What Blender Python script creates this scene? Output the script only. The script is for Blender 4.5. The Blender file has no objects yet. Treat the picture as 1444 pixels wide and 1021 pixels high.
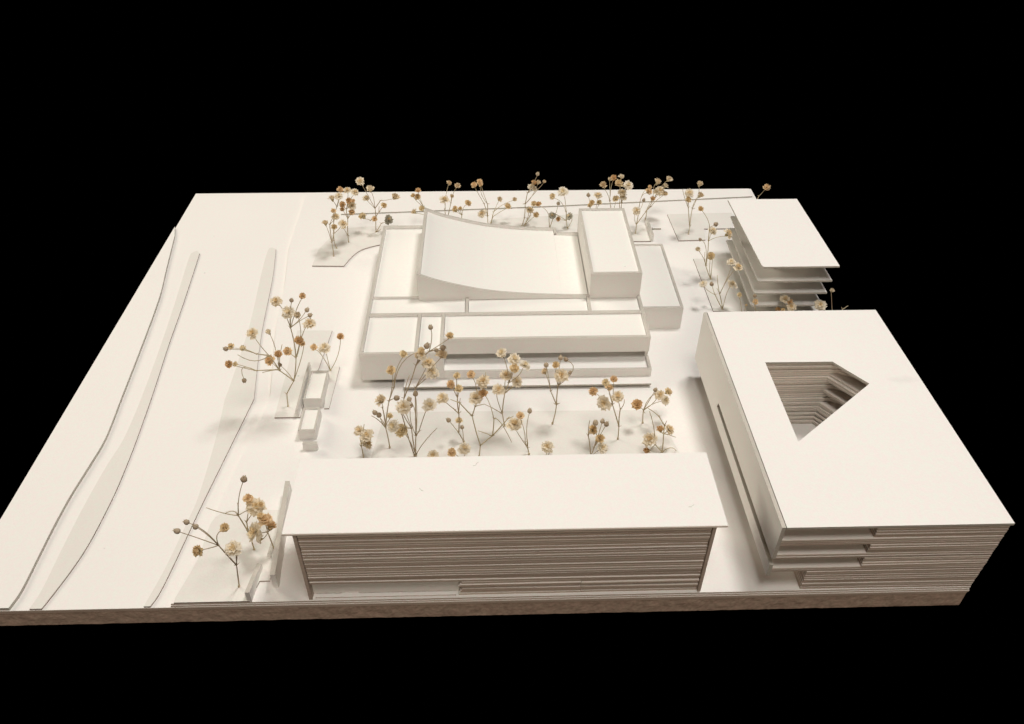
import bpy, math, random
from mathutils import Vector, Matrix, Euler
from mathutils.geometry import tessellate_polygon
import mathutils.noise as mnoise
random.seed(11)
S = 0.01                      # everything below is written in centimetres
sc = bpy.context.scene
col = sc.collection

# ------------------------------------------------------------------ camera
CAM_ROT = (0.88437, -0.00422, -0.02766)
CAM_F = 1123.85               # focal length in pixels of a 1444 wide picture
CAM_POS = Vector((31.74763, -27.39029, 40.56436))
cam = bpy.data.cameras.new('camera'); cam.sensor_width = 36.0
cam.lens = CAM_F / 1444 * 36.0
cam.clip_start = 0.01; cam.clip_end = 50
co = bpy.data.objects.new('camera', cam); col.objects.link(co)
co.location = CAM_POS * S; co.rotation_euler = CAM_ROT
sc.camera = co
CM = Euler(CAM_ROT).to_matrix()

def at(px, py, x=None, y=None, z=None):
    """point of the model seen at a pixel of the photograph, on a plane x, y or z = const (cm)"""
    d = CM @ Vector(((px - 722) / CAM_F, -(py - 510.5) / CAM_F, -1))
    k, v = (0, x) if x is not None else (1, y) if y is not None else (2, z)
    return CAM_POS + d * ((v - CAM_POS[k]) / d[k])

# ------------------------------------------------------------------ world, ceiling lamp and added fills
w = bpy.data.worlds.new('World'); sc.world = w; w.use_nodes = True
w.node_tree.nodes['Background'].inputs[0].default_value = (0, 0, 0, 1)
w.node_tree.nodes['Background'].inputs[1].default_value = 0.0

def area(name, loc, target, size, power, color):
    l = bpy.data.lights.new(name, 'AREA'); l.shape = 'DISK'; l.size = size; l.energy = power; l.color = color
    o = bpy.data.objects.new(name, l); col.objects.link(o)
    o.location = Vector(loc)
    o.rotation_euler = (Vector(target) - Vector(loc)).to_track_quat('-Z', 'Y').to_euler()
    return o
area('ceiling_lamp', (0.80, 0.54, 1.75), (0.31, 0.22, 0), 0.34, 18.4, (1.0, 0.96, 0.925))
area('front_top_fill', (0.45, -0.45, 1.75), (0.31, 0.22, 0), 0.6, 12.0, (1.0, 0.935, 0.875))  # added overhead fill, brightens the courtyard hole and the gaps between plates
area('left_fill', (-1.20, 1.20, 0.95), (0.45, 0.12, 0), 0.9, 21, (1.0, 0.90, 0.75))  # added fill from back left, lifts the walls that face left
area('front_fill', (0.4, -1.9, 1.0), (0.31, 0.1, 0), 1.2, 10.5, (1.0, 0.82, 0.655))  # added weak fill, stands in for room light on the front faces
sc.view_settings.view_transform = 'Standard'; sc.view_settings.look = 'None'
sc.view_settings.exposure = 0.0; sc.view_settings.gamma = 1.0

# ------------------------------------------------------------------ materials
def nodes(m):
    m.use_nodes = True; nt = m.node_tree
    return nt, nt.nodes, nt.links, nt.nodes['Principled BSDF']

def card(name, rgb, vary=0.03, rough=0.75, bump=0.15, scale=900, blotch=6.0, streak=0.0, rnd=0.0, stain=None):
    m = bpy.data.materials.new(name); nt, N, L, b = nodes(m)
    tc = N.new('ShaderNodeTexCoord')
    geo = N.new('ShaderNodeNewGeometry')
    n1 = N.new('ShaderNodeTexNoise'); n1.inputs['Scale'].default_value = blotch; n1.inputs['Detail'].default_value = 4
    n2 = N.new('ShaderNodeTexNoise'); n2.inputs['Scale'].default_value = scale; n2.inputs['Detail'].default_value = 2
    L.new(geo.outputs['Position'], n1.inputs['Vector']); L.new(geo.outputs['Position'], n2.inputs['Vector'])
    add = N.new('ShaderNodeMath'); add.operation = 'ADD'
    L.new(n1.outputs[0], add.inputs[0]); L.new(n2.outputs[0], add.inputs[1])
    mr = N.new('ShaderNodeMapRange'); mr.inputs[1].default_value = 0.6; mr.inputs[2].default_value = 1.4
    mr.inputs[3].default_value = 1 - vary; mr.inputs[4].default_value = 1 + vary
    L.new(add.outputs[0], mr.inputs[0])
    fac = mr.outputs[0]
    if rnd:
        oi = N.new('ShaderNodeObjectInfo'); r = N.new('ShaderNodeMapRange')
        r.inputs[3].default_value = 1 - rnd; r.inputs[4].default_value = 1 + rnd
        L.new(oi.outputs['Random'], r.inputs[0])
        mu = N.new('ShaderNodeMath'); mu.operation = 'MULTIPLY'; L.new(fac, mu.inputs[0]); L.new(r.outputs[0], mu.inputs[1]); fac = mu.outputs[0]
    if streak:
        mp = N.new('ShaderNodeMapping'); mp.inputs['Scale'].default_value = (30, 30, 1500)
        L.new(geo.outputs['Position'], mp.inputs[0])
        n3 = N.new('ShaderNodeTexNoise'); n3.inputs['Scale'].default_value = 1; n3.inputs['Detail'].default_value = 4
        L.new(mp.outputs[0], n3.inputs['Vector'])
        r = N.new('ShaderNodeMapRange'); r.inputs[1].default_value = .3; r.inputs[2].default_value = .7
        r.inputs[3].default_value = 1 - streak; r.inputs[4].default_value = 1 + streak
        L.new(n3.outputs[0], r.inputs[0])
        mu = N.new('ShaderNodeMath'); mu.operation = 'MULTIPLY'; L.new(fac, mu.inputs[0]); L.new(r.outputs[0], mu.inputs[1]); fac = mu.outputs[0]
    # a few dust specks
    vo = N.new('ShaderNodeTexVoronoi'); vo.inputs['Scale'].default_value = 26
    L.new(geo.outputs['Position'], vo.inputs['Vector'])
    sp = N.new('ShaderNodeMapRange'); sp.inputs[1].default_value = .012; sp.inputs[2].default_value = .026
    sp.inputs[3].default_value = .7; sp.inputs[4].default_value = 1.0
    L.new(vo.outputs['Distance'], sp.inputs[0])
    mu = N.new('ShaderNodeMath'); mu.operation = 'MULTIPLY'; L.new(fac, mu.inputs[0]); L.new(sp.outputs[0], mu.inputs[1]); fac = mu.outputs[0]
    if stain:
        sx, sy = stain
        vm = N.new('ShaderNodeVectorMath'); vm.operation = 'SUBTRACT'; L.new(geo.outputs['Position'], vm.inputs[0]); vm.inputs[1].default_value = (sx * S, sy * S, 0.0624)
        ml = N.new('ShaderNodeVectorMath'); ml.operation = 'MULTIPLY'; L.new(vm.outputs[0], ml.inputs[0]); ml.inputs[1].default_value = (60, 160, 1)
        ln = N.new('ShaderNodeVectorMath'); ln.operation = 'LENGTH'; L.new(ml.outputs[0], ln.inputs[0])
        nz = N.new('ShaderNodeTexNoise'); nz.inputs['Scale'].default_value = 160; nz.inputs['Detail'].default_value = 3
        L.new(geo.outputs['Position'], nz.inputs['Vector'])
        su = N.new('ShaderNodeMath'); su.operation = 'ADD'; L.new(ln.outputs['Value'], su.inputs[0]); L.new(nz.outputs[0], su.inputs[1])
        r = N.new('ShaderNodeMapRange'); r.inputs[1].default_value = .55; r.inputs[2].default_value = 1.25; r.inputs[3].default_value = .92; r.inputs[4].default_value = 1
        L.new(su.outputs[0], r.inputs[0])
        mu = N.new('ShaderNodeMath'); mu.operation = 'MULTIPLY'; L.new(fac, mu.inputs[0]); L.new(r.outputs[0], mu.inputs[1]); fac = mu.outputs[0]
    n4 = N.new('ShaderNodeTexNoise'); n4.inputs['Scale'].default_value = 330; n4.inputs['Detail'].default_value = 3
    L.new(geo.outputs['Position'], n4.inputs['Vector'])
    tm = N.new('ShaderNodeMapRange'); tm.inputs[1].default_value = .35; tm.inputs[2].default_value = .65; L.new(n4.outputs[0], tm.inputs[0])
    tx = N.new('ShaderNodeMix'); tx.data_type = 'RGBA'
    tx.inputs[6].default_value = (rgb[0]*1.015, rgb[1]*.975, rgb[2]*.985, 1); tx.inputs[7].default_value = (rgb[0]*.98, rgb[1]*1.015, rgb[2]*.995, 1)
    L.new(tm.outputs[0], tx.inputs[0])
    vs = N.new('ShaderNodeVectorMath'); vs.operation = 'SCALE'; L.new(tx.outputs[2], vs.inputs[0])
    L.new(fac, vs.inputs['Scale']); L.new(vs.outputs[0], b.inputs['Base Color'])
    b.inputs['Roughness'].default_value = rough; b.inputs['Specular IOR Level'].default_value = .25
    bp = N.new('ShaderNodeBump'); bp.inputs['Strength'].default_value = bump; bp.inputs['Distance'].default_value = 0.0003
    L.new(n2.outputs[0], bp.inputs['Height']); L.new(bp.outputs[0], b.inputs['Normal'])
    return m

def petal_mat(name, c1, c2, trans=0.3):
    m = bpy.data.materials.new(name); nt, N, L, b = nodes(m)
    oi = N.new('ShaderNodeObjectInfo'); tc = N.new('ShaderNodeTexCoord')
    no = N.new('ShaderNodeTexNoise'); no.inputs['Scale'].default_value = 3.5; no.inputs['Detail'].default_value = 4
    L.new(tc.outputs['Object'], no.inputs['Vector'])
    ad = N.new('ShaderNodeMath'); ad.operation = 'ADD'; L.new(no.outputs[0], ad.inputs[0]); L.new(oi.outputs['Random'], ad.inputs[1])
    mr = N.new('ShaderNodeMapRange'); mr.inputs[1].default_value = .45; mr.inputs[2].default_value = 1.5; L.new(ad.outputs[0], mr.inputs[0])
    mx = N.new('ShaderNodeMix'); mx.data_type = 'RGBA'
    mx.inputs[6].default_value = (*c1, 1); mx.inputs[7].default_value = (*c2, 1)
    L.new(mr.outputs[0], mx.inputs[0]); L.new(mx.outputs[2], b.inputs['Base Color'])
    b.inputs['Roughness'].default_value = .7; b.inputs['Specular IOR Level'].default_value = .2
    tr = N.new('ShaderNodeBsdfTranslucent'); L.new(mx.outputs[2], tr.inputs[0])
    ms = N.new('ShaderNodeMixShader'); ms.inputs[0].default_value = trans
    L.new(b.outputs[0], ms.inputs[1]); L.new(tr.outputs[0], ms.inputs[2])
    L.new(ms.outputs[0], N['Material Output'].inputs[0])
    return m

M_CARD = card('white_card', (.795, .780, .748))
M_ROOFSTAIN = card('white_card_smudged', (.795, .780, .748), stain=(59.0, 12.0))
M_CREAM = card('cream_card', (.80, .79, .742))
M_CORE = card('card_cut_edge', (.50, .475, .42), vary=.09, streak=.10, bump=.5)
M_EDGE_PALE = card('paper_face_edge', (.90, .82, .73), vary=.08, streak=.06, rnd=.10, bump=.3)
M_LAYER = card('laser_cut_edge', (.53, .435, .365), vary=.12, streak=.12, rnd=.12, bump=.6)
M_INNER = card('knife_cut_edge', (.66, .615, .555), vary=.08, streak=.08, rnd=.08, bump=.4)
M_LTOP = card('layer_face', (.76, .715, .66), rnd=.04)
M_THIN = card('thin_grey_card', (.71, .695, .65), vary=.035, blotch=25)
M_THINEDGE = card('thin_card_dark_edge', (.36, .30, .27), vary=.1)  # sides of strips and beds, set darker than their tops
M_FOAM = card('torn_foam_board', (.43, .325, .255), vary=.25, blotch=120, scale=500, bump=1.0, rough=.9)
M_BLOOM = petal_mat('dry_cream_petals', (.84, .75, .58), (.90, .85, .74), .4)
M_PALE = petal_mat('dry_straw_petals', (.72, .58, .38), (.84, .76, .60), .35)
M_YELLOW = petal_mat('dry_yellow_petals', (.80, .63, .37), (.88, .78, .56), .35)
M_ORANGE = petal_mat('dry_orange_petals', (.72, .49, .25), (.90, .74, .50), .35)
M_GREY = petal_mat('dry_grey_petals', (.34, .32, .25), (.52, .49, .39), .2)
M_BUD = petal_mat('dry_bud', (.33, .25, .17), (.50, .41, .29), .05)
M_CALYX = petal_mat('dry_calyx', (.42, .35, .20), (.52, .44, .27), .1)
M_STEM = petal_mat('dry_stem', (.45, .36, .24), (.54, .47, .30), 0)

# ------------------------------------------------------------------ object helpers
def link(name, me, mats, parent=None, loc=None):
    for m in mats: me.materials.append(m)
    o = bpy.data.objects.new(name, me); col.objects.link(o)
    if parent: o.parent = parent
    return o

class MB:
    """collects boxes and prisms (cm) and links them as one mesh object"""
    def __init__(s): s.v = []; s.f = []; s.m = []
    def face(s, idx, m=0): s.f.append(idx); s.m.append(m)
    def prism(s, loop, z0, z1, mt=0, ms=0, mb=None, holes=(), mh=None):
        """loop / holes: lists of (x,y); vertical prism; mt top, ms side material"""
        loops = [list(loop)] + [list(h) for h in holes]
        def area2(l): return sum(l[i][0]*l[(i+1) % len(l)][1] - l[(i+1) % len(l)][0]*l[i][1] for i in range(len(l)))
        if area2(loops[0]) < 0: loops[0].reverse()
        for h in loops[1:]:
            if area2(h) > 0: h.reverse()
        base = len(s.v); flat = []
        for l in loops: flat += l
        n = len(flat)
        s.v += [(x, y, z0) for x, y in flat] + [(x, y, z1) for x, y in flat]
        k = base
        for li, l in enumerate(loops):
            for i in range(len(l)):
                j = (i + 1) % len(l)
                s.face((k + i, k + j, k + j + n, k + i + n), mh if li and mh is not None else ms)
            k += len(l)
        if len(loops) == 1 and len(loop) == 4:
            s.face((base+n, base+n+1, base+n+2, base+n+3), mt); s.face((base+3, base+2, base+1, base), ms if mb is None else mb)
        else:
            for t in tessellate_polygon([[Vector((x, y, 0)) for x, y in l] for l in loops]):
                a, b, c = [flat[i] for i in t]
                cr = (b[0]-a[0])*(c[1]-a[1]) - (b[1]-a[1])*(c[0]-a[0])
                if cr < 0: t = (t[0], t[2], t[1])
                s.face(tuple(base + n + i for i in t), mt); s.face(tuple(base + i for i in reversed(t)), ms if mb is None else mb)
        return s
    def sheet(s, loop, z0, z1, holes=(), light=2, frac=.34):
        """a sheet of grey core with a paler paper face: materials top, core, paler paper"""
        zm = z1 - (z1-z0)*frac
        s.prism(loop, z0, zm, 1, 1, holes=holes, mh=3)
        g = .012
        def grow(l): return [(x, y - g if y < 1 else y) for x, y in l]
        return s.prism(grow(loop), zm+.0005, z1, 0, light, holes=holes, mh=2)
    def box(s, x0, x1, y0, y1, z0, z1, mt=0, ms=0):
        return s.prism([(x0, y0), (x1, y0), (x1, y1), (x0, y1)], z0, z1, mt, ms)
    def profile(s, xz, y0, y1, mt=0, ms=0):
        """prism along y of a closed x-z polygon"""
        b = len(s.v); n = len(xz)
        s.v += [(x, y0, z) for x, z in xz] + [(x, y1, z) for x, z in xz]
        for i in range(n):
            j = (i + 1) % n
            up = i >= 2 and j >= 2
            s.face((b+i, b+i+n, b+j+n, b+j), mt if up else ms)
        for t in tessellate_polygon([[Vector((x, z, 0)) for x, z in xz]]):
            s.face(tuple(b+i for i in t), ms); s.face(tuple(b+n+i for i in reversed(t)), ms)
        return s
    def build(s, name, mats, parent=None, bevel=0.0, kind=None):
        if not isinstance(mats, (list, tuple)): mats = [mats]
        org = Vector(parent['org']) if parent and 'org' in parent else None
        if org is None:
            if parent is not None:
                org = Vector((0, 0, 0)); p = parent
                while p is not None: org += p.location / S; p = p.parent
            else:
                xs = [v[0] for v in s.v]; ys = [v[1] for v in s.v]
                org = Vector(((min(xs)+max(xs))/2, (min(ys)+max(ys))/2, min(v[2] for v in s.v)))
        me = bpy.data.meshes.new(name)
        me.from_pydata([((Vector(v) - org) * S)[:] for v in s.v], [], s.f)
        me.validate()
        for m in mats: me.materials.append(m)
        for p, k in zip(me.polygons, s.m): p.material_index = k
        me.update()
        import bmesh
        bm = bmesh.new(); bm.from_mesh(me); bmesh.ops.recalc_face_normals(bm, faces=bm.faces)
        bm.to_mesh(me); bm.free()
        o = bpy.data.objects.new(name, me); col.objects.link(o)
        if parent: o.parent = parent
        else: o.location = org * S
        if bevel:
            b = o.modifiers.new('bevel', 'BEVEL'); b.width = bevel * S; b.segments = 2; b.limit_method = 'ANGLE'; b.angle_limit = math.radians(50)
        if kind: o['kind'] = kind
        return o

def thing(name, label, cat, loc, group=None):
    o = bpy.data.objects.new(name, None); col.objects.link(o)
    o.empty_display_size = 0.01
    o.location = Vector(loc) * S; o['label'] = label; o['category'] = cat
    if group: o['group'] = group
    return o
def tag(o, label, cat, group=None):
    o['label'] = label; o['category'] = cat
    if group: o['group'] = group
    return o

def wobble(a, b, n, amp, seed=0):
    """points from a to b with tiny hand-cut wander"""
    out = []
    for i in range(n):
        t = i / n
        out.append((a[0] + (b[0]-a[0])*t + amp*mnoise.noise(Vector((seed, i*.7, 1.3))), a[1] + (b[1]-a[1])*t + amp*mnoise.noise(Vector((seed+9, i*.7, 4.3)))))
    return out
def smooth(pts, k=4):
    out = []
    n = len(pts)
    for i in range(n - 1):
        p0 = pts[max(i-1, 0)]; p1 = pts[i]; p2 = pts[i+1]; p3 = pts[min(i+2, n-1)]
        for j in range(k):
            t = j / k
            out.append(tuple(.5*((2*p1[q]) + (-p0[q]+p2[q])*t + (2*p0[q]-5*p1[q]+4*p2[q]-p3[q])*t*t + (-p0[q]+3*p1[q]-3*p2[q]+p3[q])*t**3) for q in (0, 1)))
    out.append(pts[-1]); return out

# ================================================================== GROUND
W, D, T = 60.1, 51.5, .30
WF = 59.98
gm = MB(); gm.sheet([(0, 0), (WF, 0), (W, D), (0, D)], -.16, 0, (), 2, .35)
ground = gm.build('ground', [M_CARD, M_LAYER, M_EDGE_PALE], kind='structure')
MB().sheet([(.02, .03), (WF-.03, .04), (W-.03, D-.03), (.02, D-.03)], -.34, -.18, (), 1, .35).build('ground_sheet', [M_CARD, M_LAYER, M_EDGE_PALE], ground)
# thick foam board with a torn front edge
fb = MB()
fb.prism([(.05, .25), (WF-.05, .25), (W-.05, D-.05), (.05, D-.05)], -1.55, -.34, 0, 0)
nx, nz = 420, 7
b0 = len(fb.v)
for j in range(nz):
    for i in range(nx + 1):
        x = (WF - .02) * i / nx; v = j / (nz - 1)
        n_ = mnoise.noise(Vector((x*1.4, v*2.2, 3.1))) * .035 + mnoise.noise(Vector((x*6, v*3, 9.1))) * .02 + mnoise.noise(Vector((x*14, v*6, 2.1))) * .015
        top = -.36 + (.07 * mnoise.noise(Vector((x*1.9, 0, 7))) if v == 1 else 0)
        fb.v.append((x, .06 + n_ * (1.0 if 0 < v < 1 else .55), -1.55 - .05*(1-v)*(1+mnoise.noise(Vector((x*.8, 2, 2)))) + (top + 1.55) * v))
for j in range(nz - 1):
    for i in range(nx):
        a = b0 + j*(nx+1) + i
        fb.face((a, a+1, a+nx+2, a+nx+1))
fbo = fb.build('base_board', M_FOAM, ground)
# a second thin sheet lying on the ground from the bank to the right: the site plate
pl = [(12.18, 40.22), (13.13, 32.45), (13.52, 27.18), (14.57, 20.03), (14.85, 17.72), (14.59, 15.0), (14.12, 11.58), (13.74, 7.99), (13.55, 4.15), (12.88, 0.39), (12.86, .02)]
lp = smooth(pl, 3) + [(WF-.03, .02), (W-.06, D-.62), (12.0, D-.62)]
MB().sheet(lp, 0.004, .145).build('ground_sheet', [M_CARD, M_LAYER, M_EDGE_PALE], ground)
MB().sheet([(x+.03, y+.03 if y < 1 else y-.03) for x, y in lp], .16, T, (), 2, .4).build('ground_sheet', [M_CARD, M_LAYER, M_EDGE_PALE], ground)
# raised sheet along the left bank, and along the back
bk = smooth([(0.55, 42.2), (0.8, 40.71), (1.6, 36.0), (2.37, 31.56), (3.06, 25.06), (3.67, 18.31), (4.05, 14.0), (3.92, 11.31), (3.70, 8.49), (3.66, 5.9), (3.7, 3.65), (3.74, 1.26), (3.55, .03)], 4)
tag(MB().prism(bk + [(.04, .03), (.04, 44.0)], .004, .24, 0, 1).build('bank_sheet', [M_CARD, M_CORE]),
    'raised white card sheet with wavy edge along the left rim of the model base', 'card sheet')
tag(MB().prism([(16.4, 45.9), (38.28, 47.2), (59.7, 48.9), (59.7, D-.95), (16.4, D-.95)], T+.004, T+.14, 0, 1).build('bank_sheet', [M_CARD, M_CORE]),
    'raised white card sheet with a slanting edge along the far rim of the model base', 'card sheet')
G = 'thin grey strips curving across the left of the base'
A_l = [(3.45, 39.5), (3.15, 39.2), (3.05, 38.2), (3.91, 30.92), (4.62, 24.21), (5.15, 17.84), (5.30, 13.83), (5.05, 11.36), (4.87, 7.66), (4.85, 4.01), (4.87, 1.29), (4.69, .02)]
A_r = [(3.82, 39.07), (4.66, 30.91), (5.19, 24.86), (5.83, 18.69), (6.25, 13.77), (6.42, 10.93), (6.49, 8.32), (6.36, 4.76), (6.0, 2.43), (5.40, .02)]
tag(MB().prism(smooth(A_l) + list(reversed(smooth(A_r))), .004, .12, 0, 1).build('road_strip', [M_THIN, M_THINEDGE]),
    'grey curved card strip nearest the left rim, widest toward the front', 'card strip', G)
B_l = [(10.55, 39.95), (10.25, 39.5), (10.43, 36.06), (11.2, 27.47), (11.43, 20.91), (11.46, 18.0), (11.85, 14.0), (12.12, 8.56), (11.97, 5.94), (11.67, 2.59), (11.25, .02)]
B_r = [(10.95, 39.7), (11.7, 34.36), (12.48, 26.05), (13.64, 18.0), (13.25, 14.37), (12.87, 10.79), (12.5, 7.3), (11.98, 1.56), (11.63, .02)]
tag(MB().prism(smooth(B_l[:6], 4)[:-1] + smooth(B_l[5:], 4) + list(reversed(smooth(B_r[:4], 4)[:-1] + smooth(B_r[3:], 4))), .004, .12, 0, 1).build('road_strip', [M_THIN, M_THINEDGE]),
    'grey card strip passing under the leaning flowers, pinched at a sharp bend', 'card strip', G)

BG = 'thin grey card planting beds'
def bed(poly, label, h=.12, z=T):
    return tag(MB().prism(poly, z+.004, z+h, 0, 1).build('planting_bed', [M_THIN, M_THINEDGE]), label, 'planting bed', BG)
bed([(15.5, 26.13), (18.40, 26.07), (18.05, 21.0), (17.6, 20.0), (17.6, 15.59), (15.72, 15.59)], 'grey bed sheet left of the two little box kiosks, under the big leaning flowers')
bed([(19.68, 21.33), (19.56, 16.49), (19.2, 16.49), (18.84, 21.33)], 'narrow grey bed sheet along the right side of the larger box kiosk')
bed(smooth([(18.3, 6.83), (15.0, 6.83), (14.3, 6.75), (13.66, 5.83), (13.61, 3.1), (13.05, 0.35)], 3) + [(13.06, .03), (17.42, .03), (17.7, 1.41), (18.3, 1.41)],
    'front left grey bed sheet with a rounded corner, beside the upright card walls')
bed([(49.91, 45.22), (56.64, 45.4), (55.8, 42.21), (53.05, 42.2), (52.76, 40.06), (50.09, 39.98)], 'far right grey bed sheet with a notched corner beside the tiered block')
bed([(50.86, 36.6), (50.86, 28.13), (60.0, 27.6), (60.0, 38.6), (50.9, 38.6)][:4] + [(60.0, 36.6)], 'grey bed sheet the tiered block stands on')
bed([(15.06, 36.15), (18.03, 36.04)] + smooth([(18.1, 36.3), (18.5, 37.51), (19.33, 38.9), (20.94, 39.78), (22.4, 40.1)], 4) + [(22.4, 43.6), (16.6, 43.0), (15.2, 39.0)], 'far left grey bed sheet with a curved cut corner at the museum block')
bed([(44.4, 42.4), (47.9, 43.4), (47.35, 39.93), (44.4, 39.93)], 'small grey bed sheet right behind the tall roof box')
bed([(29.5, 39.9), (42.0, 39.9), (42.0, 45.6), (31.8, 44.5)], 'grey bed sheet behind the curved roof hall')
bed([(23.74, 16.04), (43.85, 15.80), (45.1, 9.2), (45.4, 6.2), (22.6, 6.2)], 'wide grey garden sheet full of dried flowers between museum block and long block', h=.06)

# ================================================================== MUSEUM
RT = 3.25; BT = .70; YF = 19.3; XL = 21.75; XR = 43.95
mu = thing('museum_building', 'white card museum block with curved hall roof, roof box and balcony, centre of the model', 'model building', (32, 28, T))
CC = [M_CARD, M_CORE]
def part(name, mats=CC, parent=None, bevel=0.012, **k):
    return lambda mb: mb.build(name, mats, parent or mu, bevel)
t = .24
MB().box(XL, XL+t, YF+t, 38.45-t, BT, RT, 1, 0).build('side_wall', CC, mu, .015)
MB().box(XL, 28.0, YF, YF+t-.004, BT, RT, 1, 0).build('front_wall', CC, mu, .03)
MB().box(XL, 25.74, 38.45-t+.004, 38.45, BT, RT, 1, 0).build('back_wall', CC, mu, .015)
MB().box(XR-t, XR, 20.98+t, 26.55, BT, RT, 1, 0).build('side_wall', CC, mu, .015)
MB().box(28.0, XR, 20.98, 20.98+t-.004, 1.78, RT, 1, 0).build('upper_front_wall', CC, mu, .015)
MB().box(27.76, 27.996, YF+t, 24.28, 1.0, RT+.004, 1, 0).build('partition_wall', CC, mu, .012)
MB().box(XL+t+.004, XR-t-.004, 24.28+.004, 24.28+t, 2.4, RT-.006, 1, 0).build('partition_wall', CC, mu, .012)
MB().box(XL+t+.004, 25.74, 26.78, 26.78+.1, 2.4, RT-.04, 1, 0).build('partition_wall', CC, mu, .012)
MB().box(25.86, 26.10, YF+t, 24.28, 2.4, RT-.008, 1, 0).build('partition_wall', CC, mu, .012)
MB().box(29.60, 29.84, 24.28+t+.004, 26.55, 2.4, RT-.01, 1, 0).build('partition_wall', CC, mu, .012)
MB().box(39.52, 39.76, 24.28+t+.004, 26.55, 2.4, RT-.01, 1, 0).build('partition_wall', CC, mu, .012)
RP = [M_CREAM, M_CORE]
zp = RT - .24
for (x0, x1, y0, y1) in ((XL+t+.02, 25.83, YF+t+.02, 24.25), (26.13, 27.73, YF+t+.02, 24.25), (28.02, XR-t-.02, 20.98+t+.02, 24.25),
                         (XL+t+.02, 29.57, 24.55, 26.75), (29.87, 39.49, 24.55, 26.53), (39.79, XR-t-.02, 24.55, 26.53), (XL+t+.02, 25.72, 26.91, 38.18)):
    j = random.uniform(-.02, .02)
    MB().box(x0, x1, y0, y1, zp-.15+j, zp+j, 0, 1).build('roof_panel', RP, mu)
# balcony under the upper floor
MB().box(28.0, XR, YF, YF+.20, BT, 1.42, 1, 0).build('balcony_parapet', CC, mu, .02)
MB().box(XR-.20, XR, YF+.204, 20.98, BT, 1.42, 1, 0).build('balcony_parapet', CC, mu, .02)
MB().box(28.0, XR-.204, YF+.204, 23.8, .85, 1.08, 0, 1).build('balcony_floor', CC, mu)
MB().box(28.0, XR-.21, 22.6, 22.75, 1.09, 1.776, 0, 0).build('balcony_back_wall', CC, mu)
MB().box(28.02, XR-.02, 21.23, 23.0, 1.78, 1.9, 0, 0).build('balcony_soffit', CC, mu)
# plinth
MB().box(24.95, 43.85, 18.42, 26.0, .54, .695, 0, 1).build('plinth_plate', CC, mu, .02)
MB().box(25.6, 43.2, 19.6, 26.0, T, .536, 0, 0).build('plinth', CC, mu)
MB().box(22.6, 25.5, 20.6, 37.5, T, .696, 0, 0).build('plinth', CC, mu)
# hall with the swooping roof
Y0, Y1 = 26.56, 37.55
prof = smooth([(25.76, 5.62), (26.9, 5.14), (28.23, 4.70), (31.08, 3.98), (33.99, 3.60), (36.79, 3.42), (39.72, 3.34)], 5)
h_t = .26
def cut(pr, x0, x1):
    return [(x0, next(a[1] + (b[1]-a[1])*(x0-a[0])/(b[0]-a[0]) for a, b in zip(pr, pr[1:]) if a[0] <= x0 <= b[0]))] + [q for q in pr if x0 < q[0] < x1] + \
           [(x1, next(a[1] + (b[1]-a[1])*(x1-a[0])/(b[0]-a[0]) for a, b in zip(pr, pr[1:]) if a[0] <= x1 <= b[0]))]
fp = cut(prof, 25.76, 39.72)
MB().profile([(39.72, 2.5), (25.76, 2.5)] + fp, Y0, Y0+h_t*.55, 1, 0).build('hall_front_wall', CC, mu)
bp_ = cut(prof, 25.76, 37.75)
MB().profile([(37.75, T), (25.76, T)] + bp_, Y1-h_t*.8, Y1, 1, 0).build('hall_back_wall', CC, mu)
MB().box(25.76, 25.76+h_t, Y0+h_t*.55+.004, Y1-h_t*.8-.004, T, 5.50, 1, 0).build('hall_side_wall', CC, mu, .01)
MB().box(37.55, 37.75, 36.75, Y1-h_t*.8-.004, T, 3.40, 1, 0).build('hall_side_wall', CC, mu, .01)
MB().box(37.76, 39.72, 36.55, 36.75-.004, T, 3.34, 1, 0).build('hall_back_wall', CC, mu, .01)
rc = cut(prof, 25.76+h_t+.01, 37.53)
MB().profile([(x, z-.36) for x, z in reversed(rc)] + [(x, z-.24) for x, z in rc], Y0+h_t*.55+.01, Y1-h_t*.8-.01, 0, 0).build('hall_roof', RP, mu)
rc = cut(prof, 37.534, 39.70)
MB().profile([(x, z-.36) for x, z in reversed(rc)] + [(x, z-.24) for x, z in rc], Y0+h_t*.55+.01, 36.54, 0, 0).build('hall_roof', RP, mu)
# roof box
bx = (39.76, XR-.03, 26.56, 37.35, 5.45)
def rim_box(x0, x1, y0, y1, z0, z1, t, parent, pre, drop=.12, bev=.015):
    MB().box(x0, x1, y0, y0+t, z0, z1, 1, 0).build(pre+'front_wall', CC, parent, bev)
    MB().box(x0, x1, y1-t, y1, z0, z1, 1, 0).build(pre+'back_wall', CC, parent, bev)
    MB().box(x0, x0+t, y0+t+.003, y1-t-.003, z0, z1-.005, 1, 0).build(pre+'side_wall', CC, parent, bev)
    MB().box(x1-t, x1, y0+t+.003, y1-t-.003, z0, z1-.005, 1, 0).build(pre+'side_wall', CC, parent, bev)
    MB().box(x0+t+.012, x1-t-.012, y0+t+.012, y1-t-.012, z1-drop-.15, z1-drop, 0, 1).build(pre+'roof_panel', RP, parent)
rim_box(bx[0], bx[1], bx[2], bx[3], T, bx[4], .22, mu, 'roof_box_', .14)

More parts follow.
